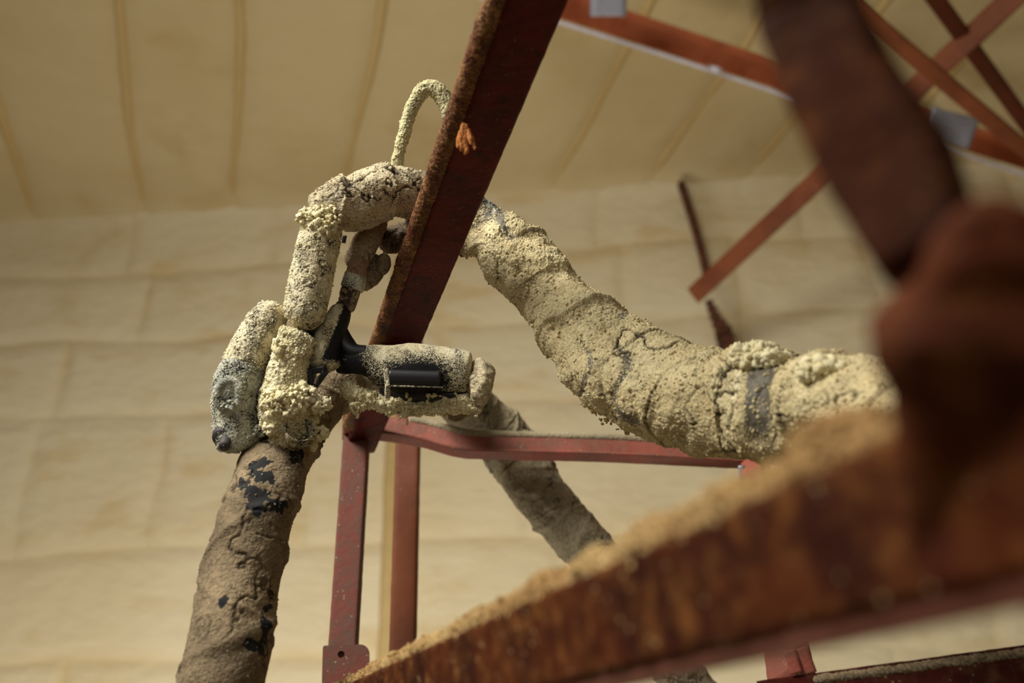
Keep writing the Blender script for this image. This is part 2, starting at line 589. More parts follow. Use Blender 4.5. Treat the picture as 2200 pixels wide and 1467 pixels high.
def foam_disp(seed, g=0.003, big=0.004, bigf=28, grain=0.45, wrap=0.0, pitch=0.05, cov=0.72, covamp=1.0, covf=26, crack=1.0, crackf=24, lump=0.0, lumpf=55, tones=0.5, covfn=None, gapw=0.5, ridge=0.0):
    def d(P, Nn, U, Vc):
        wv = np.stack([fbm(P, 150, 2, seed + 31), fbm(P, 150, 2, seed + 32), fbm(P, 150, 2, seed + 33)], 1)
        F1, F2, idn = worley(P / g + wv * 0.5, seed)
        gap = sstep(0.0, 0.16, F2 - F1)
        cv = cov + covamp * fbm(P, covf, 4, seed + 7)
        if covfn is not None:
            cv = cv * 1.0 + covfn(P)
        cvc = np.clip(cv, 0, 1)
        thick = sstep(0.3, 0.8, cvc)
        h = big * fbm(P, bigf, 3, seed + 2)
        if lump:
            l1, l2, li = worley(P * lumpf + wv * 0.4, seed + 9)
            h = h + lump * (1 - l1 ** 1.5).clip(0, 1) * (0.4 + 0.6 * li)
        ck = np.zeros(len(P))
        if wrap:
            ph = (U / pitch + Vc + 0.9 * fbm(P, 9, 2, seed + 3)) % 1.0
            h = h + wrap * (ph - 0.5) * sstep(0.0, 0.12, ph) * (0.25 + 0.75 * sstep(-0.2, 0.2, fbm(P, 12, 2, seed + 15)))
            ck = np.maximum(ck, (1 - sstep(0.0, 0.05, ph)) * sstep(-0.1, 0.2, fbm(P, 20, 2, seed + 12)) * 0.8)
        if ridge:
            p2 = (U / (pitch * 1.3) - Vc + 0.5 * fbm(P, 8, 2, seed + 41)) % 1.0
            p3 = (U / pitch + Vc * 1.0 + 0.4 + 0.6 * fbm(P, 8, 2, seed + 42)) % 1.0
            h = h + ridge * (np.exp(-((p2 - 0.5) / 0.05) ** 2) + 0.8 * np.exp(-((p3 - 0.5) / 0.04) ** 2))
        if crack:
            Pc = P * np.array([1, 1, 1])
            c1 = np.abs(fbm(Pc, crackf, 4, seed + 5))
            msk = sstep(-0.06, 0.16, fbm(P, 15, 2, seed + 6))
            ck = np.maximum(ck, (1 - sstep(0.006, 0.030, c1)) * msk * crack)
        h = h + 0.78 * grain * g * ((1 - F1).clip(0, 1) * gap + 0.25) * thick - 0.0026 * ck
        return h, {'cover': cvc * (1 - 0.3 * ck), 'crev': np.clip(gapw * (1 - gap) * thick + ck * 0.95, 0, 1), 'tone': np.clip(idn * tones * 2, 0, 1)}
    return d


M['flake'] = foam_mat('torn_flake', srgb(196, 132, 74), srgb(164, 96, 46), srgb(110, 52, 24), srgb(96, 48, 24), vor=500, gapw=0.1, gapamt=0.3)

# ------------------------------------------------------------------ the setting
H = 4.80                       # ceiling height
W0, W1 = np.array((-2.91, 4.67)), np.array((0.873, 4.305))
wd = (W1 - W0) / np.linalg.norm(W1 - W0)
wn = np.array((wd[1], -wd[0]))          # towards the camera
if wn[1] > 0: wn = -wn
rib_d = np.array((-620.0, 2422.0)); rib_d /= np.linalg.norm(rib_d)      # direction of the ceiling ribs
rib_n = np.array((rib_d[1], -rib_d[0]))


def grid_patch(name, fn, nu, nv, mat, parent=None, seamfn=None, kind=None, back=None):
    """fn(u,v)->(n,3) positions over the unit square, closed to the back by an offset skirt"""
    u, v = np.meshgrid(np.linspace(0, 1, nu), np.linspace(0, 1, nv), indexing='ij')
    P, seam = fn(u.ravel(), v.ravel())
    i = np.arange(nu - 1)[:, None] * nv
    j = np.arange(nv - 1)[None]
    Fq = np.stack([i + j, i + nv + j, i + nv + j + 1, i + j + 1], -1).reshape(-1, 4)
    if back is not None:
        ring = np.concatenate([np.arange(0, nu * nv, nv), (nu - 1) * nv + np.arange(1, nv), np.arange((nu - 1) * nv - 1 + 0, 0, -nv)[0:nu - 1], np.arange(nv - 2, 0, -1)])
        ring = np.concatenate([np.arange(nu) * nv, (nu - 1) * nv + np.arange(1, nv), (np.arange(nu - 2, -1, -1)) * nv + nv - 1, np.arange(nv - 2, 0, -1)])
        k = len(ring)
        b0 = len(P)
        P = np.vstack([P, P[ring] + np.asarray(back), P[ring]])
        seam = np.concatenate([seam, seam[ring], seam[ring]])
        a = np.arange(k); a2 = (a + 1) % k
        Fq = np.vstack([Fq, np.stack([b0 + k + a2, b0 + k + a, b0 + a, b0 + a2], -1)])
    return mesh_obj(name, P, Fq, mat, parent, {'seam': seam}, True, None, kind)


def slab(name, P, mat, kind='structure', thick=(0, 0, -0.1)):
    """P four corners"""
    P = np.array(P, float)
    Q = P + np.array(thick)
    V = np.vstack([P, Q])
    Fc = [(0, 1, 2, 3), (7, 6, 5, 4), (0, 4, 5, 1), (1, 5, 6, 2), (2, 6, 7, 3), (3, 7, 4, 0)]
    return mesh_obj(name, V, Fc, mat, None, {'seam': np.zeros(8)}, False, None, kind)


def wp(s, z, off=0.0):
    """point on the back wall: s metres along it from W0, height z, off metres proud"""
    q = W0[None] + wd[None] * np.atleast_1d(s)[:, None] + wn[None] * np.atleast_1d(off)[:, None]
    return np.column_stack([q, np.broadcast_to(np.atleast_1d(z), len(q))])


wa, wb = wp(-4.5, 0, -0.06)[0], wp(9.5, 0, -0.06)[0]
wall = slab('wall_back', [wa, wb, wb + (0, 0, H), wa + (0, 0, H)], M['wall'], thick=tuple(np.append(-wn * 0.15, 0)))
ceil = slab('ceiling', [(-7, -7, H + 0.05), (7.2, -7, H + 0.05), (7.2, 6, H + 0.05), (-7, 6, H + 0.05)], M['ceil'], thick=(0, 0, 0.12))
slab('floor', [(-7, -7, 0), (7.2, -7, 0), (7.2, 6, 0), (-7, 6, 0)], M['floor'], thick=(0, 0, -0.1))
slab('wall_left', [(-6.9, -7, 0), (-6.9, 6, 0), (-6.9, 6, H), (-6.9, -7, H)], M['wall'], thick=(-0.15, 0, 0))
slab('wall_right', [(6.4, 6, 0), (6.4, -7, 0), (6.4, -7, H), (6.4, 6, H)], M['wall'], thick=(0.15, 0, 0))

# sprayed panels of the back wall: pillowed patches between soft seams
z_edges = [0.02, 0.62, 1.15, 1.72, 2.30, 2.81, 3.50, 3.94, 4.36, H - 0.02]
rw = random.Random(3)
for b in range(len(z_edges) - 1):
    s_edges = [-4.4]
    while s_edges[-1] < 9.0:
        s_edges.append(s_edges[-1] + rw.uniform(0.55, 1.25))
    for a in range(len(s_edges) - 1):
        s0, s1 = s_edges[a], s_edges[a + 1]
        z0, z1 = z_edges[b], z_edges[b + 1]
        tilt = rw.uniform(-0.004, 0.004)
        sm = rw.choice((0.15, 0.3, 0.55))

        def f(u, v, s0=s0, s1=s1, z0=z0, z1=z1, tilt=tilt, sm=sm):
            s = s0 + (s1 - s0) * u
            z = z0 + (z1 - z0) * v
            eu = np.minimum(u, 1 - u) * (s1 - s0)
            ev = np.minimum(v, 1 - v) * (z1 - z0)
            e = np.minimum(eu, ev)
            P = np.column_stack([s, s * 0, z])
            jit = fbm(P, 1.6, 2, 5) * 0.10
            wob = fbm(P + 7, 1.2, 2, 9) * 0.10 * sstep(0, 0.3, z) * sstep(0, 0.3, H - z)
            off = 0.011 * sstep(0, 0.07, e) + 0.020 * fbm(P, 0.9, 3, 2) + 0.006 * fbm(P * np.array([2.2, 1, 0.6]), 4, 3, 4) + tilt + 0.07 * np.exp(-(H - z) / 0.07)
            seam = sm * (1 - sstep(0.0, 0.06, e)) * (0.3 + 0.7 * sstep(-0.15, 0.25, fbm(P, 1.6, 2, 11)))
            return wp(s + jit, z + wob, off), seam
        nu, nv = max(12, int((s1 - s0) / 0.03)), max(8, int((z1 - z0) / 0.03))
        grid_patch('foam_panel', f, nu, nv, M['wall'], wall, back=np.append(-wn * 0.05, 0))

# pale yellow foam fold running up the wall behind the frame's far post
fold = []
for py in np.linspace(560, 1460, 12):
    x = 862 - (py - 560) * 0.030
    # intersect ray with wall plane
    dvec = at(x, py, 1.0) - CAM
    t = (W0 - CAM[:2]).dot(wn) / dvec[:2].dot(wn)
    fold.append(CAM + dvec * t * 0.995)
fold = np.array(fold)
pts = [tuple(p) + (0.05,) for p in fold]


def fold_disp(P, Nn, U, Vc):
    return 0.012 * fbm(P, 5, 3, 3), {'seam': np.zeros(len(P))}


o, _ = tube_w('foam_fold', pts, M['rib'], wall, 0.02, fold_disp)

# ceiling: foam bays between ribs that run away diagonally
rib_px = [-760, -430, -130, 20, 250, 520, 810, 1035, 1400, 1700, 2050, 2400, 2900]


def ceil_pt(px, py):
    v = at(px, py, 1.0) - CAM
    return CAM + v * ((H - CAM[2]) / v[2])


offs = []
for px in (-350, 20 - 85, 255, 520, 808, 1055, 1390, 1640, 1900, 2180, 2500):
    offs.append(ceil_pt(px, 0)[:2].dot(rib_n))
offs = sorted(offs)
step_o = 0.62
offs = [offs[0] - step_o * k for k in range(8, 0, -1)] + offs + [offs[-1] + step_o * k for k in range(1, 9)]


def wall_hit(o_):
    """distance along rib direction at which the line with offset o_ meets the wall"""
    p = rib_n * o_
    return (W0 - p).dot(wn) / rib_d.dot(wn)


for k in range(len(offs) - 1):
    o0, o1 = offs[k], offs[k + 1]
    if o1 - o0 < 0.02: continue
    def f(u, v, o0=o0, o1=o1, k=k):
        o_ = o0 + (o1 - o0) * u
        p = rib_n * 1.0
        te = (W0 - o_[:, None] * rib_n[None]).dot(wn) / rib_d.dot(wn) + 0.005
        t0 = -3.0
        t = t0 + (te - t0) * v
        xy = o_[:, None] * rib_n[None] + t[:, None] * rib_d[None]
        P = np.column_stack([xy, np.full(len(u), 0.0)])
        eu = np.minimum(u, 1 - u) * (o1 - o0)
        dz = -0.006 * sstep(0, 0.12, eu) + 0.03 * fbm(P, 0.9, 3, 6) + 0.012 * fbm(P, 5, 2, 8)
        edge = te - t
        dz = dz - 0.07 * np.exp(-edge / 0.07)            # coved towards the wall
        seam = 0.15 * (1 - sstep(0.01, 0.10, eu)) + 0.12 * np.exp(-np.abs(edge - 0.1) / 0.08)
        xy2 = xy + rib_n[None] * (fbm(P, 0.8, 2, 15) * 0.12)[:, None]
        z = H - 0.03 + dz
        z = np.where(eu < 1e-6, z + 0.01, z)
        return np.column_stack([xy2, z]), seam
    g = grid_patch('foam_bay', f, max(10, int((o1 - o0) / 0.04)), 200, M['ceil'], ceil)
    # normals must face down
    p0 = rib_n * o1
    te = wall_hit(o1)
    rp = []
    for t in np.linspace(-2.8, te - 0.06, 60):
        q = p0 + rib_d * t
        P1 = np.array([[q[0], q[1], 0.0]])
        q = q + rib_n * float(fbm(P1, 0.8, 2, 15)[0]) * 0.12
        rp.append((q[0], q[1], H - 0.016 + 0.03 * float(fbm(P1, 0.9, 3, 6)[0]), 0.023 + 0.004 * math.sin(3 * t + k)))
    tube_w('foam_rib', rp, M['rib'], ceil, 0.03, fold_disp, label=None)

# ------------------------------------------------------------------ roof steel
roof = thing('roof_beam', at(1460, 90, 3.9), 'red roof beam with a pale strip along its lower edge, under the foamed ceiling', 'beam')
bar('web', [(1000, -60, 3.6), (1450, 88, 3.9), (2260, 355, 4.4)], angle_prof(0.105, 0.07, 0.012), M['roof'], roof, roll=R(180), step=0.02, rad=0.004)
bar('lower_strip', [(1000, -16, 3.55), (1450, 126, 3.85), (2260, 395, 4.35)], box_prof(0.014, 0.05), M['silver'], roof, roll=0, step=0.03, label='pale strip along the lower edge of the beam')
bar('strip_coupling', [(1527, 146, 3.82), (1543, 151, 3.83)], box_prof(0.022, 0.055), M['silver'], roof, step=0.01, label='small pale coupling on the strip')
bar('gusset_plate', [(1268, 8, 3.5), (1346, 8, 3.5)], box_prof(0.085, 0.012), M['galv'], roof, step=0.02, label='grey gusset plate')
bar('gusset_plate', [(1990, 262, 3.9), (2092, 288, 3.9)], box_prof(0.12, 0.012), M['galv'], roof, step=0.02, rad=0.03, label='rounded grey gusset plate')


def brace(pts, w_, label, roll=0.3, mat='brace'):
    r = thing('roof_brace', at(*pts[0]), label, 'brace', 'red braces under the roof')
    bar('flat_bar', pts, box_prof(w_, 0.02), M[mat], r, roll=roll, step=0.02)
    return r


brace([(2230, -55, 3.3), (1490, 635, 4.3)], 0.078, 'long red brace crossing down and left to its free lower end')
brace([(1990, -30, 3.3), (2230, 300, 3.9)], 0.055, 'short dark red brace crossing the long brace in the top corner', mat='darkbrace')
brace([(1800, -15, 3.0), (2220, 335, 3.5)], 0.052, 'brown-red brace running down beside the rounded grey gusset plate')

# rusty steel showing out of the wall foam
rod_pts = []
for px, py in ((1462, 392), (1490, 480), (1508, 545), (1522, 605)):
    dv_ = at(px, py, 1.0) - CAM
    t = (W0 - CAM[:2]).dot(wn) / dv_[:2].dot(wn)
    rod_pts.append(tuple(CAM + dv_ * t * 0.975) + (0.017,))
rod = thing('rusty_rod', rod_pts[-1][:3], 'rusty ribbed steel rod standing out of the wall foam above the loose brace end', 'rod')


def rod_disp(P, Nn, U, Vc):
    return 0.007 * (np.sin(U * 2 * math.pi / 0.035 + Vc * 6.28) > 0.2) + 0.002 * fbm(P, 40, 2), {'cover': np.zeros(len(P))}


tube_w('ribbed_bar', rod_pts, M['rust'], rod, 0.004, rod_disp)
br_pts = []
for px, py in ((1522, 645), (1536, 680), (1556, 715), (1566, 760), (1574, 830)):
    dv_ = at(px, py, 1.0) - CAM
    t = (W0 - CAM[:2]).dot(wn) / dv_[:2].dot(wn)
    br_pts.append(CAM + dv_ * t * 0.975)
brk = thing('rusty_bracket', br_pts[2], 'notched rusty steel plate on the wall just below the rusty rod', 'bracket')
bar('plate', br_pts, box_prof(0.082, 0.02), M['rust'], brk, step=0.006, world=True, scale=[0.35, 0.55, 0.95, 1.0, 1.0],
    disp=lambda P, Nn, U, Vc: (0.006 * np.sign(np.sin(U * 150)) * (np.abs(fbm(P, 30, 1)) > 0.02), {'cover': np.zeros(len(P))}))

# ------------------------------------------------------------------ the red frame
frame = thing('steel_frame', at(760, 1420, 1.2) * np.array((1, 1, 0)), 'dark red steel frame in focus, its top rail crossing in front of the hose', 'frame')


def rough(amp=0.0006, f=90, cover=None):
    def d(P, Nn, U, Vc):
        c = np.zeros(len(P)) if cover is None else cover(P, Nn, U, Vc)
        return amp * fbm(P, f, 3, 3), {'cover': c}
    return d


def rail_cover(P, Nn, U, Vc):
    # chipped, crusted edges: black scabs along the edges
    n1 = fbm(P, 45, 4, 21)
    return 0.75 * sstep(0.12, 0.28, n1)


RAIL_A, RAIL_B = (1162, -55, 0.735), (772, 955, 1.38)
bar('top_rail', [RAIL_A, RAIL_B], box_prof(0.047, 0.028), M['rail'], frame, roll=R(-22), step=0.0016, disp=rough(0.0009, 70, rail_cover), scale=[1.0, 0.9], rad=0.004,
    label='dark red top rail crossing in front of the hose')
# orange overspray crust on the rail's left face
pA, pB = at(*RAIL_A), at(*RAIL_B)
av = view_frame(pA, pB, R(-22))
Tn = (pB - pA) / np.linalg.norm(pB - pA)
bv = np.cross(Tn, av)
# find which end of the profile is at the left in the picture
def scr(p):
    q = p - CAM
    d = q[1] * CP + q[2] * SP
    return np.array((1100 + F * q[0] / d, 733.5 - F * (q[2] * CP - q[1] * SP) / d, d))
sgn = -1 if scr((pA + pB) / 2 + av * 0.02)[0] > scr((pA + pB) / 2)[0] else 1


def crust_disp(P, Nn, U, Vc):
    F1, F2, idn = worley(P / 0.0042, 5)
    gap = sstep(0.02, 0.2, F2 - F1)
    big = fbm(P, 28, 3, 8)
    h = 0.0018 * big + 0.0012 * (1 - F1) * gap
    return h, {'cover': 0.15 + 0.5 * sstep(-0.25, 0.25, fbm(P, 60, 3, 12)), 'crev': 0.6 * (1 - gap), 'tone': idn}


cc = [tuple(pA * (1 - t) + pB * t + av * sgn * 0.0235 * (1 - 0.1 * t)) + (0.0118 * (1 - 0.1 * t),) for t in (0, 0.45, 0.93)]
tube_w('foam_crust', cc, M['crust'], frame, 0.0016, crust_disp, hint=tuple(bv), flat=1.0, label='orange-brown overspray crust along the left side of the top rail')
frame.children[-1].scale = (1, 1, 1)
# torn flake of foam on the rail
rng = np.random.default_rng(5)
for k, (x0, y0, x1, y1, r_) in enumerate(((996, 262, 992, 326, 6), (1002, 266, 1004, 330, 7), (1006, 274, 1013, 312, 5), (1010, 282, 1020, 322, 3.5), (1000, 300, 998, 332, 5), (1008, 296, 1022, 318, 3), (990, 280, 984, 318, 5))):
    mx, my = (x0 + x1) / 2 + rng.normal() * 3, (y0 + y1) / 2
    tube('torn_foam', [(x0, y0, 0.835, r_ * 0.7), (mx, my, 0.828, r_), (x1, y1, 0.824, r_ * 0.5)], M['flake'], frame, 0.0008, foam_disp(300 + k, 0.002, 0.0016, 150, 0.2, crack=0), flat=0.45,
         label='curled flake of torn orange foam')

# posts (vertical): second end placed so the post stays upright
def down(px, py, d, py2, px2):
    yu1, yu2 = (733.5 - py) / F, (733.5 - py2) / F
    d2 = d * (CP - yu1 * SP) / (CP - yu2 * SP)
    return (px2, py2, d2)


pa1 = down(771, 930, 1.36, 1467, 733)
pa_top, pa_bot = at(769, 905, 1.37), at(*pa1)
ext = pa_bot + (pa_bot - pa_top) * ((pa_bot[2] - 0.0) / (pa_top[2] - pa_bot[2]))
bar('post', [pa_top, ext], box_prof(0.034, 0.03), M['post'], frame, roll=R(8), step=0.0035, disp=rough(0.0008, 80), rad=0.003, world=True)
bar('top_socket', [(771, 872, 1.375), (769, 940, 1.36)], box_prof(0.040, 0.036), M['rail'], frame, roll=R(-6), step=0.002, disp=rough(0.001, 70), rad=0.004)
# socket plate with hole lower on the post
sp0, sp1 = at(744, 1385, 1.205), at(742, 1520, 1.17)
V_ = []
ax = view_frame(sp0, sp1, 0.0); ax = ax if scr(sp0 + ax)[0] > scr(sp0)[0] else -ax
up = (sp0 - sp1) / np.linalg.norm(sp0 - sp1)
nf = np.cross(ax, up); nf = nf if nf.dot(CAM - sp0) > 0 else -nf
Wd, Hh, rc = 0.028, 0.085, 0.012
outl = [(-Wd, -Hh)] + [(-Wd + 0.003 - 0.003 * math.cos(a), 0 - 0.003 + 0.003 * math.sin(a)) for a in np.linspace(0, math.pi / 2, 5)] + \
       [(Wd - rc + rc * math.sin(a), -rc + rc * math.cos(a)) for a in np.linspace(0, math.pi / 2, 9)] + [(Wd, -Hh)]
hole = [(-0.006 + 0.0042 * math.cos(a), -0.011 + 0.0042 * math.sin(a)) for a in np.linspace(0, 2 * math.pi, 16, endpoint=False)]
import bmesh
bm = bmesh.new()
def ring_(pts2, off):
    return [bm.verts.new(sp0 + ax * x + up * y + nf * off) for x, y in pts2]
o1 = ring_(outl, 0); h1 = ring_(hole, 0); o2 = ring_(outl, -0.036); h2 = ring_(hole, -0.006)
e = []
for r_ in (o1, h1):
    for i in range(len(r_)):
        e.append(bm.edges.new((r_[i], r_[(i + 1) % len(r_)])))
bmesh.ops.triangle_fill(bm, edges=e, use_beauty=True)
for a_, b_ in ((o1, o2), (h1, h2)):
    for i in range(len(a_)):
        j = (i + 1) % len(a_)
        bm.faces.new((a_[i], a_[j], b_[j], b_[i]))
bm.faces.new(o2)
bm.faces.new(h2)
bmesh.ops.recalc_face_normals(bm, faces=bm.faces)
Vv = np.array([v.co[:] for v in bm.verts]); bm.verts.index_update()
Ff = [[v.index for v in f.verts] for f in bm.faces]
bm.free()
mesh_obj('socket_plate', Vv, Ff, M['post'], frame, {'cover': np.zeros(len(Vv))}, False, 'wider red socket plate with a bolt hole')

pb_top = at(884, 690, 1.62)
pb1 = down(884, 690, 1.62, 1467, 864)
pb_bot = at(*pb1)
ext = pb_bot + (pb_bot - pb_top) * (pb_bot[2] / (pb_top[2] - pb_bot[2]))
bar('post', [pb_top, ext], box_prof(0.036, 0.034), M['brace'], frame, roll=R(5), step=0.004, disp=rough(0.001, 30), rad=0.004, world=True, label='farther softer red post')

# bent cross rail (angle section)
bent_pts = [(792, 918, 1.36), (905, 935, 1.36), (990, 958, 1.35), (1060, 962, 1.35), (1300, 968, 1.36), (1645, 985, 1.38)]


def top_dust(P, Nn, U, Vc):
    return 0.9 * sstep(0.35, 0.8, Nn[:, 2]) * (0.6 + 0.4 * sstep(-0.2, 0.2, fbm(P, 50, 3, 4)))


Pb = [at(*p) for p in bent_pts]
Sb = spline([tuple(p) + (1.0,) for p in Pb], 0.0025)
T_, A_, B_ = frames(Sb[:, :3], (0, 0.1, 1))
for i_ in range(len(A_)):
    pass
prb = prof_poly([(-0.017, -0.003), (-0.017, -0.022), (-0.013, -0.022), (-0.013, -0.003 + 0.0), (0.020, -0.003), (0.020, 0.003), (-0.017, 0.003)][::-1], 0.0025, 0.0015)
# orientation test: the lip must point towards the camera
if B_[5].dot(CAM - Sb[5, :3]) > 0:
    prb = prb * np.array([1, -1]); prb = prb[::-1]
sg = np.sum(prb[:, 0] * np.roll(prb[:, 1], -1) - np.roll(prb[:, 0], -1) * prb[:, 1])
if sg < 0: prb = prb[::-1]
sweep('bent_rail', Sb[:, :3], A_, B_, prb, Sb[:, 3], M['bent'], frame, rough(0.0008, 60, top_dust), 'bent cross rail with pale dust along its top')
# dust pile on top of the bent rail
C_ = Sb[:, :3] + A_ * 0.0205 - B_ * 0.0


def dust_disp(P, Nn, U, Vc):
    return 0.0016 * fbm(P, 60, 3, 5) + 0.0010 * fbm(P, 240, 2, 6), {'cover': np.full(len(P), 0.9), 'crev': np.zeros(len(P)), 'tone': np.full(len(P), 0.2)}


dd = spline([tuple(c) + (0.0058,) for c in C_[20:-8:12]], 0.002)
tube_w('dust_line', [tuple(c) for c in dd[::8]], M['tape2'], frame, 0.002, dust_disp, label='pale dust settled on the bent rail')

# right post C coming down towards the lower rail
bar('post', [(1619, 975, 1.38), (1703, 1470, 0.88)], box_prof(0.031, 0.026), M['bent'], frame, roll=R(32), step=0.0025, disp=rough(0.001, 60), scale=[1.0, 1.12], label='right-hand red post')
bar('bolt', [(1592, 1000, 1.33), (1595, 1032, 1.33)], box_prof(0.008, 0.008), M['galv'], frame, step=0.002, label='pale bolt')
for k, (x0, y0, x1, y1) in enumerate(((1696, 1398, 1712, 1446), (1722, 1392, 1742, 1446))):
    bar('lug', [(x0, y0, 0.842), (x1, y1, 0.836)], box_prof(0.0105, 0.006), M['bent'], frame, step=0.0015, rad=0.0025, disp=rough(0.0006, 200))

# lower rail, bottom right
LR = [(1640, 1538, 0.84), (2330, 1448, 0.80)]
bar('lower_rail', LR, box_prof(0.050, 0.035), M['lowrail'], frame, roll=R(-14), step=0.0022, disp=rough(0.001, 70, rail_cover), label='lower red rail crusted with foam on top')


def near_crust(big=0.004, f=45, seed=1, g=0.005, cov=0.85):
    def d(P, Nn, U, Vc):
        F1, F2, idn = worley(P / g + fbm(P, 120, 2, 3)[:, None] * 0.5, seed)
        gap = sstep(0.0, 0.25, F2 - F1)
        h = big * fbm(P, f, 3, seed) + 0.35 * g * (1 - F1) * gap
        return h, {'cover': cov + 0.35 * fbm(P, 60, 3, seed + 4), 'crev': 0.7 * (1 - gap), 'tone': idn}
    return d


lp = [at(x, 1538 - 0.1304 * (x - 1640) - 0.5 * 0.05 * F / 0.83 + 3, 0.838 - (x - 1640) / 690 * 0.04) for x in (1745, 1880, 2030, 2180, 2340)]
tube_w('foam_crust', [tuple(p) + (0.0042,) for p in lp], M['tape'], frame, 0.0014, near_crust(0.002, 70, 4, 0.003, 0.8), label='grainy foam on top of the lower rail')

# ------------------------------------------------------------------ supply hoses and line
hose = thing('heated_hose', at(1020, 485, 1.05), 'thick foam-crusted hose looping over behind the red top rail and sagging away to the right', 'hose')
main = [(960, 452, 1.06, 42), (1022, 485, 1.06, 58), (1078, 522, 1.04, 60), (1145, 588, 1.02, 69), (1198, 648, 1.0, 70), (1256, 716, .97, 86),
        (1322, 784, .94, 102), (1405, 826, .91, 110), (1505, 862, .87, 103), (1555, 874, .85, 98), (1612, 866, .83, 116), (1662, 872, .805, 112), (1715, 888, .78, 96), (1785, 874, .745, 106), (1900, 890, .69, 100),
        (2030, 930, .64, 100), (2200, 1000, .6, 100)]


def main_cov(P):
    # the spray fell from above: underside of the sag keeps more bare tape
    c = scr_np(P)
    return np.zeros(len(P))


def scr_np(P):
    q = P - CAM
    d = q[:, 1] * CP + q[:, 2] * SP
    return np.stack([1100 + F * q[:, 0] / d, 733.5 - F * (q[:, 2] * CP - q[:, 1] * SP) / d, d], 1)


tear = at(1640, 850, 0.78)
tear2 = at(1672, 800, 0.77)
head = at(1040, 440, 1.03)


def main_covfn(P):
    d1 = np.linalg.norm((P - tear) * np.array([2.4, 1, 1.0]), axis=1)
    d2 = np.linalg.norm((P - tear2) * np.array([1.2, 1, 2.2]), axis=1)
    d3 = np.linalg.norm(P - head, axis=1)
    s_ = scr_np(P)
    st = np.zeros(len(P))
    for x0, y0, y1, w_, k_ in ((1262, 730, 850, 9, 0.9), (1335, 740, 900, 12, 0.8), (1352, 880, 915, 30, 0.7), (1460, 935, 965, 40, 0.5), (1195, 540, 560, 22, 0.8), (1090, 470, 520, 10, 0.8), (1150, 690, 720, 12, 0.8), (1330, 670, 690, 16, 0.9)):
        st -= k_ * np.exp(-((s_[:, 0] - x0 - 14 * np.sin(s_[:, 1] * 0.05)) / w_) ** 2) * sstep(y0 - 15, y0 + 10, s_[:, 1]) * (1 - sstep(y1 - 10, y1 + 15, s_[:, 1]))
    return st - 1.4 * (1 - sstep(0.020, 0.042, d1)) - 1.2 * (1 - sstep(0.008, 0.02, d2)) - 0.9 * (1 - sstep(0.015, 0.045, d3)) + 0.1


_, PM = tube('wrapped_section', main, M['hosefoam'], hose, 0.00095,
             foam_disp(11, 0.0032, 0.016, 20, 0.40, wrap=0.006, pitch=0.075, cov=0.95, covamp=1.0, covf=20, crack=1.0, crackf=22, lump=0.0045, lumpf=48, covfn=main_covfn, gapw=0.35))

over = [(664, 450, 1.0, 36), (700, 448, 1.0, 49), (760, 436, 1.01, 59), (810, 416, 1.02, 54), (856, 411, 1.03, 53), (920, 424, 1.05, 45), (975, 450, 1.06, 40)]
_, PO = tube('bend_section', over, M['bendfoam'], hose, 0.0009,
             foam_disp(23, 0.0026, 0.006, 36, 0.4, wrap=0.006, pitch=0.042, cov=0.85, covamp=0.8, crack=1.0, crackf=34, lump=0.002, lumpf=120),
             label='grey-brown bend of the hose beside the rail')
drop = [(700, 462, 0.99, 40), (690, 500, .985, 43), (676, 560, .98, 45), (664, 620, .975, 46), (650, 690, .97, 43), (646, 705, .97, 40)]
_, PD = tube('drop_section', drop, M['gunfoam'], hose, 0.0008,
             foam_disp(31, 0.0022, 0.0022, 50, 0.30, cov=0.92, covamp=0.7, covf=45, crack=0.5, crackf=60, gapw=0.4), label='speckled straight section entering the gun')
# loose crumb knot at the elbow
rng = np.random.default_rng(11)
C1, r1 = cluster(at(692, 470, 0.972), 0.020, 150, rng, (0.0012, 0.0034), (1.0, 0.5, 0.75))
C2, r2 = cluster(at(655, 466, 0.975), 0.008, 50, rng, (0.0012, 0.003))
C3, r3 = cluster(at(704, 489, 0.962), 0.007, 30, rng, (0.0012, 0.003))
crumbs('crumb_knot', np.vstack([C1, C2, C3]), np.concatenate([r1, r2, r3]), M['clump'], hose, 2, 4, 'knot of loose foam crumbs at the elbow')
bar('clip', [(741, 506, 0.965), (738, 522, 0.965)], box_prof(0.004, 0.004), M['black'], hose, step=0.001, label='black clip')


def surf_crumbs(name, PP, n, rr, mat, parent, seed, sel=None, label=None, lift=0.0):
    rng = np.random.default_rng(seed)
    Q = PP if sel is None else PP[sel(PP)]
    idx = rng.integers(0, len(Q), n)
    C = Q[idx]
    r = rr[0] + (rr[1] - rr[0]) * rng.random(n) ** 2.5
    return crumbs(name, C, r, mat, parent, 1, seed, label)


surf_crumbs('foam_granules', PM, 9000, (0.0004, 0.0017), M['hosefoam'], hose, 61)
surf_crumbs('foam_granules', PD, 2600, (0.0004, 0.0012), M['clump'], hose, 62)
surf_crumbs('foam_granules', PO, 2600, (0.0004, 0.0014), M['bendfoam'], hose, 63)
# hanging specks under the sag
C4 = []
for (x, y, n) in ((1256, 858, 12), (1275, 880, 12), (1296, 896, 6), (1335, 918, 10), (1160, 700, 14), (1165, 730, 8), (1245, 765, 0), (1305, 905, 6)):
    for k in range(n):
        C4.append(at(x + rng.normal() * 6, y + rng.normal() * 7, 0.965 + rng.normal() * 0.003))
crumbs('hanging_crumbs', np.array(C4), rng.uniform(0.001, 0.0028, len(C4)), M['hosefoam'], hose, 1, 9)
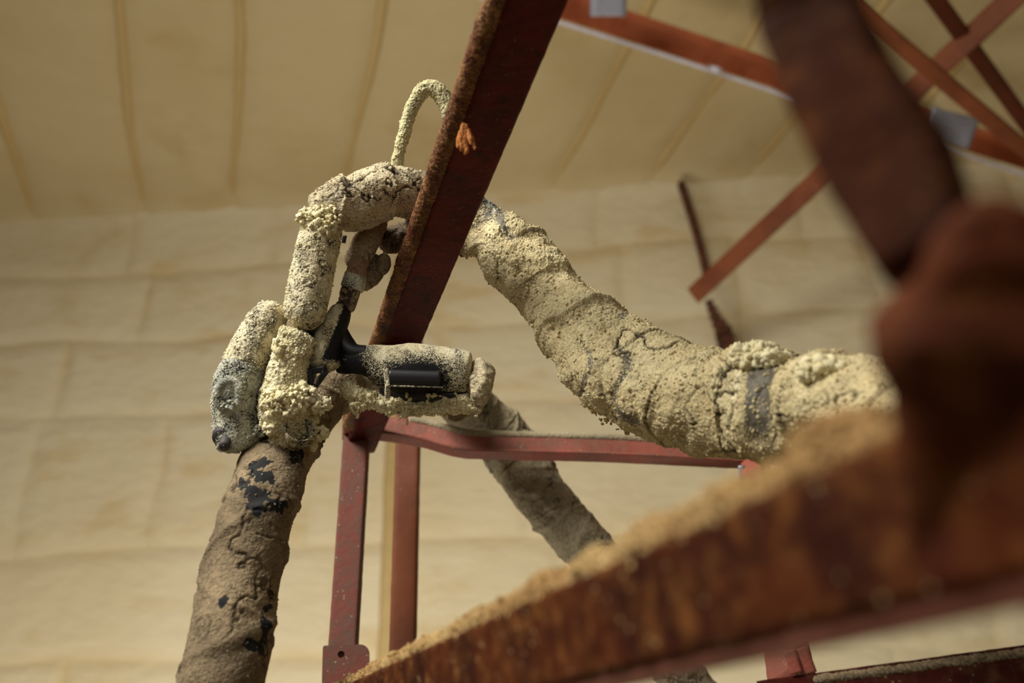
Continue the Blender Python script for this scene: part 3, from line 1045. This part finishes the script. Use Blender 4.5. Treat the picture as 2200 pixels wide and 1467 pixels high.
# torn lump of foam standing up at the tear, and ridges of the crust
C5, r5 = cluster(at(1625, 768, 0.80), 0.0155, 380, rng, (0.0014, 0.0044), (1.35, 0.9, 0.8))
C6, r6 = cluster(at(1660, 775, 0.785), 0.011, 160, rng, (0.0014, 0.0040), (1.35, 0.7, 0.6))
C7, r7 = cluster(at(1600, 845, 0.785), 0.016, 160, rng, (0.0014, 0.0036), (0.35, 0.4, 1.3))
C8, r8 = cluster(at(1775, 800, 0.72), 0.014, 200, rng, (0.0016, 0.0046), (1.6, 0.9, 0.7))
crumbs('torn_lumps', np.vstack([C5, C6, C7, C8]), np.concatenate([r5, r6, r7, r8]), M['clump'], hose, 2, 14, 'pale torn lumps of foam standing up on the hose')
# tape tail ends at the rail
tube('tape_tail', [(1000, 500, 1.07, 10), (1012, 525, 1.07, 20), (1022, 540, 1.065, 12)], M['bluefoam'], hose, 0.0015, foam_disp(77, 0.003, 0.004, 60, cov=0.5))
tube('tape_tail', [(1022, 424, 1.03, 5), (1044, 434, 1.03, 9), (1062, 455, 1.03, 12), (1080, 478, 1.02, 8)], M['bluefoam'], hose, 0.001, foam_disp(78, 0.003, 0.006, 90, cov=0.45), flat=0.5)

trail = thing('trailing_hose', at(540, 1150, 0.9), 'brown tape-wrapped hose rising from below behind the gun and down behind the bent rail', 'hose')
tr1 = [(455, 1560, .80, 90), (489, 1403, .83, 88), (516, 1248, .87, 83), (557, 1093, .91, 77), (590, 1000, .97, 71), (636, 920, 1.04, 66), (694, 850, 1.10, 60), (770, 800, 1.13, 46)]
tr2 = [(760, 802, 1.13, 46), (850, 792, 1.15, 44), (925, 806, 1.26, 44), (1000, 868, 1.41, 54), (1085, 950, 1.45, 60), (1150, 1045, 1.42, 58), (1232, 1145, 1.40, 54), (1330, 1262, 1.38, 52), (1400, 1352, 1.36, 51), (1465, 1450, 1.34, 51), (1560, 1590, 1.32, 50)]
pat = [(at(555, 1020, .90), (.030, .022)), (at(572, 1090, .875), (.022, .010)), (at(640, 985, .95), (.010, .010)), (at(487, 1288, .83), (.006, .008)), (at(575, 1258, .83), (.006, .012)),
       (at(536, 1382, .80), (.016, .006)), (at(560, 1330, .82), (.004, .012))]


def trail_cov(P):
    s = 0
    for c, (a_, b_) in pat:
        q = (P - c) / np.array([a_ * 0.6, 0.04, b_])
        s = s + np.exp(-(q ** 2).sum(1) * 0.55)
    n = 0.55 + 1.7 * fbm(P, 110, 4, 91)
    return -1.5 * sstep(0.30, 0.62, np.clip(s, 0, 1) * n)


_, PT = tube('lower_section', tr1, M['tape'], trail, 0.0012,
     foam_disp(41, 0.005, 0.0045, 38, 0.10, wrap=0.0025, ridge=0.0022, pitch=0.085, cov=0.88, covamp=0.6, covf=34, crack=0.8, crackf=20, tones=0.1, covfn=trail_cov), label='brown tape-wrapped run with black worn patches')
surf_crumbs('foam_granules', PT, 1500, (0.0004, 0.0010), M['tape2'], trail, 71)
tube('far_section', tr2, M['tape2'], trail, 0.0016,
     foam_disp(43, 0.006, 0.009, 34, 0.12, wrap=0.003, ridge=0.002, pitch=0.07, cov=0.9, covamp=0.4, crack=0.9, crackf=26, tones=0.2), label='grey-tan run behind the bent rail')

line = thing('air_line', at(850, 355, 1.03), 'thin foam-coated line arching up above the bend of the hose', 'line')
ln = [(851, 372, 1.035, 13), (857, 330, 1.035, 11), (869, 285, 1.035, 12), (884, 235, 1.035, 13), (905, 198, 1.035, 15), (930, 190, 1.035, 17), (954, 212, 1.035, 17), (968, 252, 1.035, 15), (975, 295, 1.035, 12), (984, 350, 1.04, 12), (975, 400, 1.05, 12)]
_, PL = tube('loop', ln, M['line'], line, 0.0009, foam_disp(51, 0.0026, 0.0024, 110, 0.5, cov=0.8, covamp=0.9, covf=70, crack=0.4, crackf=80))
surf_crumbs('foam_granules', PL, 500, (0.0005, 0.0014), M['line'], line, 64)

whip = thing('whip_hose', at(800, 480, 1.05), 'short brown whip hose and fittings behind the bend, leading down to the gun', 'hose')
tube('feed_pipe', [(814, 455, 1.06, 25), (797, 498, 1.05, 27), (776, 538, 1.035, 28), (762, 572, 1.02, 27)], M['whip'], whip, 0.0012,
     foam_disp(53, 0.0028, 0.003, 60, 0.4, cov=0.8, crack=0.7, crackf=50))
tube('elbow', [(1015, 528, 1.1, 22), (950, 518, 1.1, 26), (890, 507, 1.09, 30), (850, 512, 1.08, 29), (812, 522, 1.07, 22)], M['brown'], whip, 0.0014,
     foam_disp(54, 0.004, 0.004, 50, 0.25, wrap=0.004, pitch=0.03, cov=0.75, crack=0.6), label='dark brown taped elbow')
tube('tape_flap', [(872, 474, 1.06, 8), (890, 484, 1.06, 14), (915, 480, 1.06, 12)], M['brown'], whip, 0.0014, foam_disp(55, 0.004, 0.003, 60, 0.2))
tube('valve_bulb', [(806, 566, 1.05, 20), (826, 568, 1.05, 23), (840, 570, 1.05, 20)], M['whip'], whip, 0.0012, foam_disp(56, 0.003, 0.0018, 60, 0.3, cov=0.95, crack=0.2))
tube('valve_body', [(790, 548, 1.06, 24), (800, 580, 1.055, 26), (785, 604, 1.05, 22), (778, 625, 1.05, 14)], M['whip'], whip, 0.0014, foam_disp(57, 0.003, 0.003, 60, 0.3, cov=0.7))
tube('ferrule', [(772, 552, 1.005, 18), (767, 580, 1.0, 22), (762, 604, 1.0, 22)], M['copper'], whip, 0.0012, foam_disp(58, 0.0024, 0.002, 60, 0.2, cov=0.5), label='copper-coloured ferrule')
tube('tape_band', [(766, 588, 1.0, 24), (755, 622, 0.998, 24)], M['bluefoam'], whip, 0.001, foam_disp(59, 0.003, 0.003, 60, 0.2, cov=0.9, crack=0.3), rnd=0.12, label='grey-blue tape band')
tube('swivel', [(760, 606, 1.0, 21), (748, 640, 0.998, 21), (736, 676, 0.995, 20)], M['whip'], whip, 0.0012, foam_disp(60, 0.0024, 0.0012, 60, 0.3, cov=0.6))

# ------------------------------------------------------------------ the spray gun
gun = thing('spray_gun', at(700, 780, 0.98), 'black spray foam gun hanging by its hose, crusted with cream overspray', 'spray gun')
trig = at(891, 812, 0.955)
hx = at(1991, 733, 1.0) - at(1991 - 100, 733, 1.0)


def grip_cov(P):
    s = scr_np(P)
    q = ((s[:, 0] - 893) / 66) ** 2 + ((s[:, 1] - 818) / 42) ** 2
    cov = -1.5 * np.exp(-q * 0.62)
    cov = cov - 1.1 * (1 - sstep(755, 830, s[:, 0])) * 0.8 - 1.0 * sstep(838, 848, s[:, 1])
    return cov + 0.15


handle = [(716, 777, 0.985, 24), (738, 774, 0.985, 30), (765, 774, .98, 30), (800, 777, .98, 37), (840, 790, .98, 51), (880, 797, .98, 60), (930, 800, .98, 58), (975, 800, .98, 52), (1013, 806, .98, 47)]
_, PH = tube('handle', handle, M['gunfoam'], gun, 0.0008, foam_disp(71, 0.0013, 0.0008, 60, 0.3, cov=0.82, covamp=0.35, covf=60, crack=0.0, covfn=grip_cov), rnd=0.3, flat=0.62,
     label='black handle with a cream speckled upper side', hint=tuple(CAM - at(850, 800, 1)))
# trigger and guard
bar('trigger', [(838, 812, 0.958), (946, 815, 0.958)], box_prof(0.0165, 0.020), M['black'], gun, step=0.0015, rad=0.006, label='glossy black trigger')
bar('trigger_guard', [(829, 797, 0.958), (833, 830, 0.952), (832, 850, 0.955)], box_prof(0.005, 0.014), M['gunfoam'], gun, step=0.001, rad=0.0015,
    disp=lambda P, Nn, U, Vc: (0.0002 * fbm(P, 200, 2), {'cover': np.full(len(P), 0.5), 'crev': np.zeros(len(P)), 'tone': np.zeros(len(P))}))
bar('trigger_lip', [(836, 829, 0.953), (952, 832, 0.955)], box_prof(0.0016, 0.012), M['gunfoam'], gun, step=0.001, rad=0.0005,
    disp=lambda P, Nn, U, Vc: (0.0002 * fbm(P, 200, 2), {'cover': np.full(len(P), 0.42), 'crev': np.zeros(len(P)), 'tone': np.zeros(len(P))}))
tube('handle_cavity', [(815, 835, .982, 12), (860, 846, .98, 20), (910, 848, .98, 22), (960, 848, .98, 18), (1008, 850, .98, 12)], M['black'], gun, 0.0015, label='bare black underside of the handle')
# end cap: layered disc
tube('end_cap', [(1014, 832, .98, 46), (1026, 832, .98, 52), (1040, 834, .98, 50), (1052, 838, .98, 40)], M['bendfoam'], gun, 0.0009,
     foam_disp(73, 0.0026, 0.006, 80, 0.5, wrap=0.0, cov=0.8, crack=1.0, crackf=70, lump=0.004, lumpf=110), rnd=0.15, flat=0.62, hint=tuple(CAM - at(850, 800, 1)), label='grey crusted end cap of the handle')
# foam skirt hanging under the handle
_, PS = tube('foam_skirt', [(738, 826, .985, 9), (762, 846, .985, 13), (800, 860, .985, 14), (850, 868, .98, 16), (910, 872, .98, 16), (965, 868, .98, 17), (1015, 864, .98, 16)], M['clump'], gun, 0.0009,
     foam_disp(75, 0.003, 0.006, 55, 0.6, cov=0.95, covamp=0.5, crack=0.6, crackf=60, lump=0.003, lumpf=160), label='ragged cream foam under the handle')
C9 = [at(866 + rng.normal() * 7, 890 + rng.normal() * 7, 0.975 + rng.normal() * .002) for _ in range(26)] + [at(866 + rng.normal() * 2, 880 + 5 * k, 0.975) for k in range(4)]
C9 += [at(x, 866 + 12 * math.sin(x * .1) + rng.normal() * 7, 0.98 + rng.normal() * 0.006) for x in rng.uniform(750, 1025, 420)]
crumbs('skirt_crumbs', np.array(C9), rng.uniform(0.0008, 0.0028, len(C9)), M['clump'], gun, 1, 15)


def stem_cov(P):
    s = scr_np(P)
    xx = s[:, 0] - (757 - (s[:, 1] - 660) * 0.40)       # towards the right flank it is bare
    return -1.1 * sstep(-26, -12, xx) * (1 - sstep(760, 790, s[:, 1])) - 0.35 * (1 - sstep(640, 668, s[:, 1])) - 0.45 * sstep(770, 800, s[:, 1])


tube('stem', [(738, 654, .995, 19), (728, 680, .99, 25), (714, 712, .985, 30), (702, 748, .98, 34), (694, 778, .98, 39), (690, 802, .98, 32)], M['gunfoam'], gun, 0.0008,
     foam_disp(81, 0.0022, 0.001, 60, 0.4, cov=0.82, covamp=0.5, covf=60, crack=0.1, covfn=stem_cov), label='black stem dusted cream on its left')
tube('web', [(728, 700, .99, 14), (742, 738, .985, 20), (762, 756, .98, 18), (800, 758, .98, 16)], M['black'], gun, 0.0015, label='black web between stem and handle')
bar('front_bracket', [(702, 792, .965), (668, 798, .965)], box_prof(0.006, 0.02), M['black'], gun, step=0.0015, rad=0.001)
bar('front_bracket', [(700, 798, .962), (672, 836, .962)], box_prof(0.006, 0.018), M['black'], gun, step=0.0015, rad=0.001)
bar('front_bracket', [(665, 796, .962), (672, 836, .962)], box_prof(0.005, 0.018), M['black'], gun, step=0.0015, rad=0.001)
tube('pin', [(684, 806, .948, 3.2), (676, 826, .948, 3.2)], M['metal'], gun, 0.0006, label='small metal pin')
tube('dark_gap_fill', [(672, 690, 1.0, 20), (655, 730, 1.0, 26), (645, 770, 1.0, 34), (600, 850, 1.0, 40)], M['black'], gun, 0.002)  # black fillers added to darken the gap between hose, neck and stem
tube('dark_gap_fill', [(610, 760, 1.0, 30), (640, 800, 1.0, 40), (600, 850, 1.0, 40), (560, 880, 1.0, 34)], M['black'], gun, 0.002)


def cyl_cov(P):
    s = scr_np(P)
    return -0.9 * sstep(0, 26, (s[:, 0] - (610 - (s[:, 1] - 720) * 0.42))) * sstep(735, 770, s[:, 1]) - 0.3 * (1 - sstep(630, 660, s[:, 1]))


_, PC = tube('air_cylinder', [(592, 652, .985, 26), (580, 678, .98, 36), (562, 712, .975, 42), (540, 752, .97, 45), (522, 795, .965, 46), (515, 815, .965, 44)], M['gunfoam'], gun, 0.0008,
     foam_disp(83, 0.0024, 0.0016, 60, 0.45, cov=0.88, covamp=0.6, covf=50, crack=0.3, crackf=50, covfn=cyl_cov), label='rounded cylinder on the left, evenly speckled cream')
_, PF = tube('front_block', [(528, 778, .965, 44), (512, 820, .96, 50), (506, 862, .96, 48), (510, 905, .96, 50), (514, 940, .96, 50), (520, 962, .962, 44)], M['bluefoam'], gun, 0.0008, rnd=0.35, disp=
    
     foam_disp(85, 0.0022, 0.0035, 70, 0.45, cov=0.84, covamp=0.9, covf=60, crack=0.6, crackf=60), label='blue-grey dusty front block')
ring_pts = [at(492 + 24 * math.cos(t), 848 + 30 * math.sin(t), 0.940) for t in np.linspace(0, 2 * math.pi, 14)]
tube_w('boss_ring', [tuple(p) + (0.0042,) for p in ring_pts], M['bluefoam'], gun, 0.0008, foam_disp(86, 0.0022, 0.0016, 80, 0.5, cov=0.85, crack=0.2), rnd=False)
tube('nozzle_seat', [(492, 935, .952, 36), (484, 950, .945, 30)], M['darkmetal'], gun, 0.0015, rnd=0.08, label='dark bare nozzle seat')
tube('nozzle_nut', [(486, 946, .940, 13), (481, 960, .930, 11)], M['darkmetal'], gun, 0.0008, rnd=0.06, label='small dark nozzle nut')
tube('bore', [(482, 957, .9315, 4), (481, 961, .9285, 4)], M['black'], gun, 0.0006, rnd=0.2)

_, PX = tube('mixing_neck', [(644, 712, .965, 33), (634, 735, .963, 34), (624, 770, .96, 35), (618, 805, .957, 38), (612, 845, .955, 48), (614, 880, .955, 53), (622, 920, .957, 44), (622, 955, .96, 32)], M['clump'], gun, 0.0008,
     foam_disp(87, 0.0028, 0.005, 60, 0.6, cov=0.88, covamp=1.1, covf=60, crack=0.8, crackf=50, lump=0.0035, lumpf=150), rnd=0.5, label='lumpy cream foam column between the cylinder and the stem')
CC, rr_ = [], []
for (x, y, d, Rr, n, sq) in ((612, 862, .935, .021, 420, (1.1, .6, .8)), (650, 850, .94, .012, 120, (1, .7, 1)), (690, 868, .945, .0078, 90, (1.3, .8, .9)), (684, 930, .95, .0072, 80, (1.2, .8, 1)),
                             (600, 745, .945, .007, 60, (.8, .6, 1.2)), (590, 905, .94, .014, 180, (1, .6, 1)), (600, 950, .95, .010, 120, (1, .7, .8)), (672, 905, .955, .006, 50, (.6, .6, 1.6)), (668, 955, .96, .006, 40, (1, 1, 1.2))):
    a_, b_ = cluster(at(x, y, d), Rr, n, rng, (0.0009, 0.0031), sq)
    CC.append(a_); rr_.append(b_)
crumbs('foam_clumps', np.vstack(CC), np.concatenate(rr_), M['clump'], gun, 2, 19, 'knobbly clumps of cream foam at the front')
a_, b_ = cluster(at(559, 925, .945), .0065, 70, rng, (0.0008, 0.0022))
a2, b2 = cluster(at(494, 870, .935), .007, 60, rng, (0.0007, 0.002), (1.3, .5, .8))
crumbs('front_crumbs', np.vstack([a_, a2]), np.concatenate([b_, b2]), M['bluefoam'], gun, 1, 20)
for nm, PP, n, mt, sd in (('foam_granules', PC, 1800, 'gunfoam', 65), ('foam_granules', PF, 2200, 'bluefoam', 66), ('foam_granules', PX, 2600, 'clump', 67), ('foam_granules', PS, 1500, 'clump', 68)):
    surf_crumbs(nm, PP, n, (0.0004, 0.0014), M[mt], gun, sd)
# little open cup
cupc, cupd = at(640, 934, .938), (at(656, 892, .915) - at(630, 972, .955))
cupd /= np.linalg.norm(cupd)
ux = np.cross(cupd, np.array([0, 1, 0])); ux /= np.linalg.norm(ux); uy = np.cross(cupd, ux)
rings = [(0.0, 0.009), (0.008, 0.0115), (0.014, 0.0130), (0.020, 0.0140), (0.0208, 0.0136), (0.0204, 0.0122), (0.014, 0.0108), (0.008, 0.0092), (0.003, 0.007)]
V_, Ff = [], []
m = 90
for (hh, rr0) in rings:
    for k in range(m):
        t = 2 * math.pi * k / m
        V_.append(cupc - cupd * 0.012 + cupd * hh + (ux * math.cos(t) + uy * math.sin(t)) * rr0)
for a_ in range(len(rings) - 1):
    for k in range(m):
        Ff.append((a_ * m + k, a_ * m + (k + 1) % m, (a_ + 1) * m + (k + 1) % m, (a_ + 1) * m + k))
Ff.append(tuple(range(m))[::-1]); Ff.append(tuple((len(rings) - 1) * m + k for k in range(m)))
V_ = np.array(V_); V_ = V_ + 0.0009 * np.stack([fbm(V_, 160, 3, 61), fbm(V_, 160, 3, 62), fbm(V_, 160, 3, 63)], 1)
mesh_obj('nozzle_cup', V_, Ff, M['gunfoam'], gun, {'cover': 0.34 + 0.9 * fbm(V_, 60, 3, 64), 'crev': np.zeros(len(V_)), 'tone': np.zeros(len(V_))}, True, 'dark open cup at the tip')

# ------------------------------------------------------------------ the near, out-of-focus frame
near = thing('rusty_steelwork', at(2100, 1200, 0.26) * np.array((1, 1, 0)), 'big blurred rusty brown frame close up, foam crust along its sloping rail', 'frame')


def nr(x):
    return (x, 1544 - 0.3325 * (x - 700), 1.0 / (1.0 + (x - 700) * 0.00225))


NRp = [nr(560), nr(2420)]


def near_cover(P, Nn, U, Vc):
    return 0.85 * sstep(0.05, 0.3, fbm(P, 75, 4, 33) + 0.15 * 0)


bar('rail', NRp, box_prof(0.040, 0.026), M['near'], near, roll=R(-10), step=0.0018, disp=rough(0.0016, 90, near_cover))
nA, nB = at(*NRp[0]), at(*NRp[1])
avn = view_frame(nA, nB, R(-10))
bvn = np.cross((nB - nA) / np.linalg.norm(nB - nA), avn)
upn = avn if scr((nA + nB) / 2 + avn * 0.01)[1] < scr((nA + nB) / 2)[1] else -avn
pts = []
for t in np.linspace(0.02, 1, 9):
    pts.append(tuple(nA * (1 - t) + nB * t + upn * 0.0195) + (0.0070 + 0.0038 * float(sstep(0.35, 0.8, t)),))
_, PN = tube_w('foam_crust', pts, M['crust2'], near, 0.0011, near_crust(0.008, 32, 7, 0.0042, 0.85), label='pale foam crust along the top of the near rail')
pts = [tuple(nA * (1 - t) + nB * t - upn * 0.0215 - (0.006 * bvn if bvn.dot(CAM - nA) < 0 else -0.006 * bvn)) + (0.0046,) for t in (0, .5, 1)]
tube_w('lower_lip', pts, M['lip'], near, 0.003, rough(0.0004, 60), label='smooth brown lower lip of the near rail')
surf_crumbs('foam_granules', PN, 4000, (0.0006, 0.0022), M['crust2'], near, 70)
# post at the far right
pp = [(425, 0.10), (450, 0.30), (520, 0.58), (600, 0.74), (650, 1.0), (690, 1.16), (760, 1.16), (830, 1.0), (900, 0.96), (1060, 0.96), (1225, 0.98)]
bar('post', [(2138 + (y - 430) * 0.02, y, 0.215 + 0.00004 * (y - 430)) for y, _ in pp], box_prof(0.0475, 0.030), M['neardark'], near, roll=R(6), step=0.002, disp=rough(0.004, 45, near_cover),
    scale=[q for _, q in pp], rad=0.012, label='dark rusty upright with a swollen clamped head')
tube('foam_lump', [(1700, 1010, 0.315, 30), (1760, 975, 0.30, 62), (1830, 935, 0.285, 70), (1890, 900, 0.27, 50)], M['crust2'], near, 0.0012, near_crust(0.007, 40, 17, 0.0042, 0.8), label='tan foam lump in the corner of rail and upright')
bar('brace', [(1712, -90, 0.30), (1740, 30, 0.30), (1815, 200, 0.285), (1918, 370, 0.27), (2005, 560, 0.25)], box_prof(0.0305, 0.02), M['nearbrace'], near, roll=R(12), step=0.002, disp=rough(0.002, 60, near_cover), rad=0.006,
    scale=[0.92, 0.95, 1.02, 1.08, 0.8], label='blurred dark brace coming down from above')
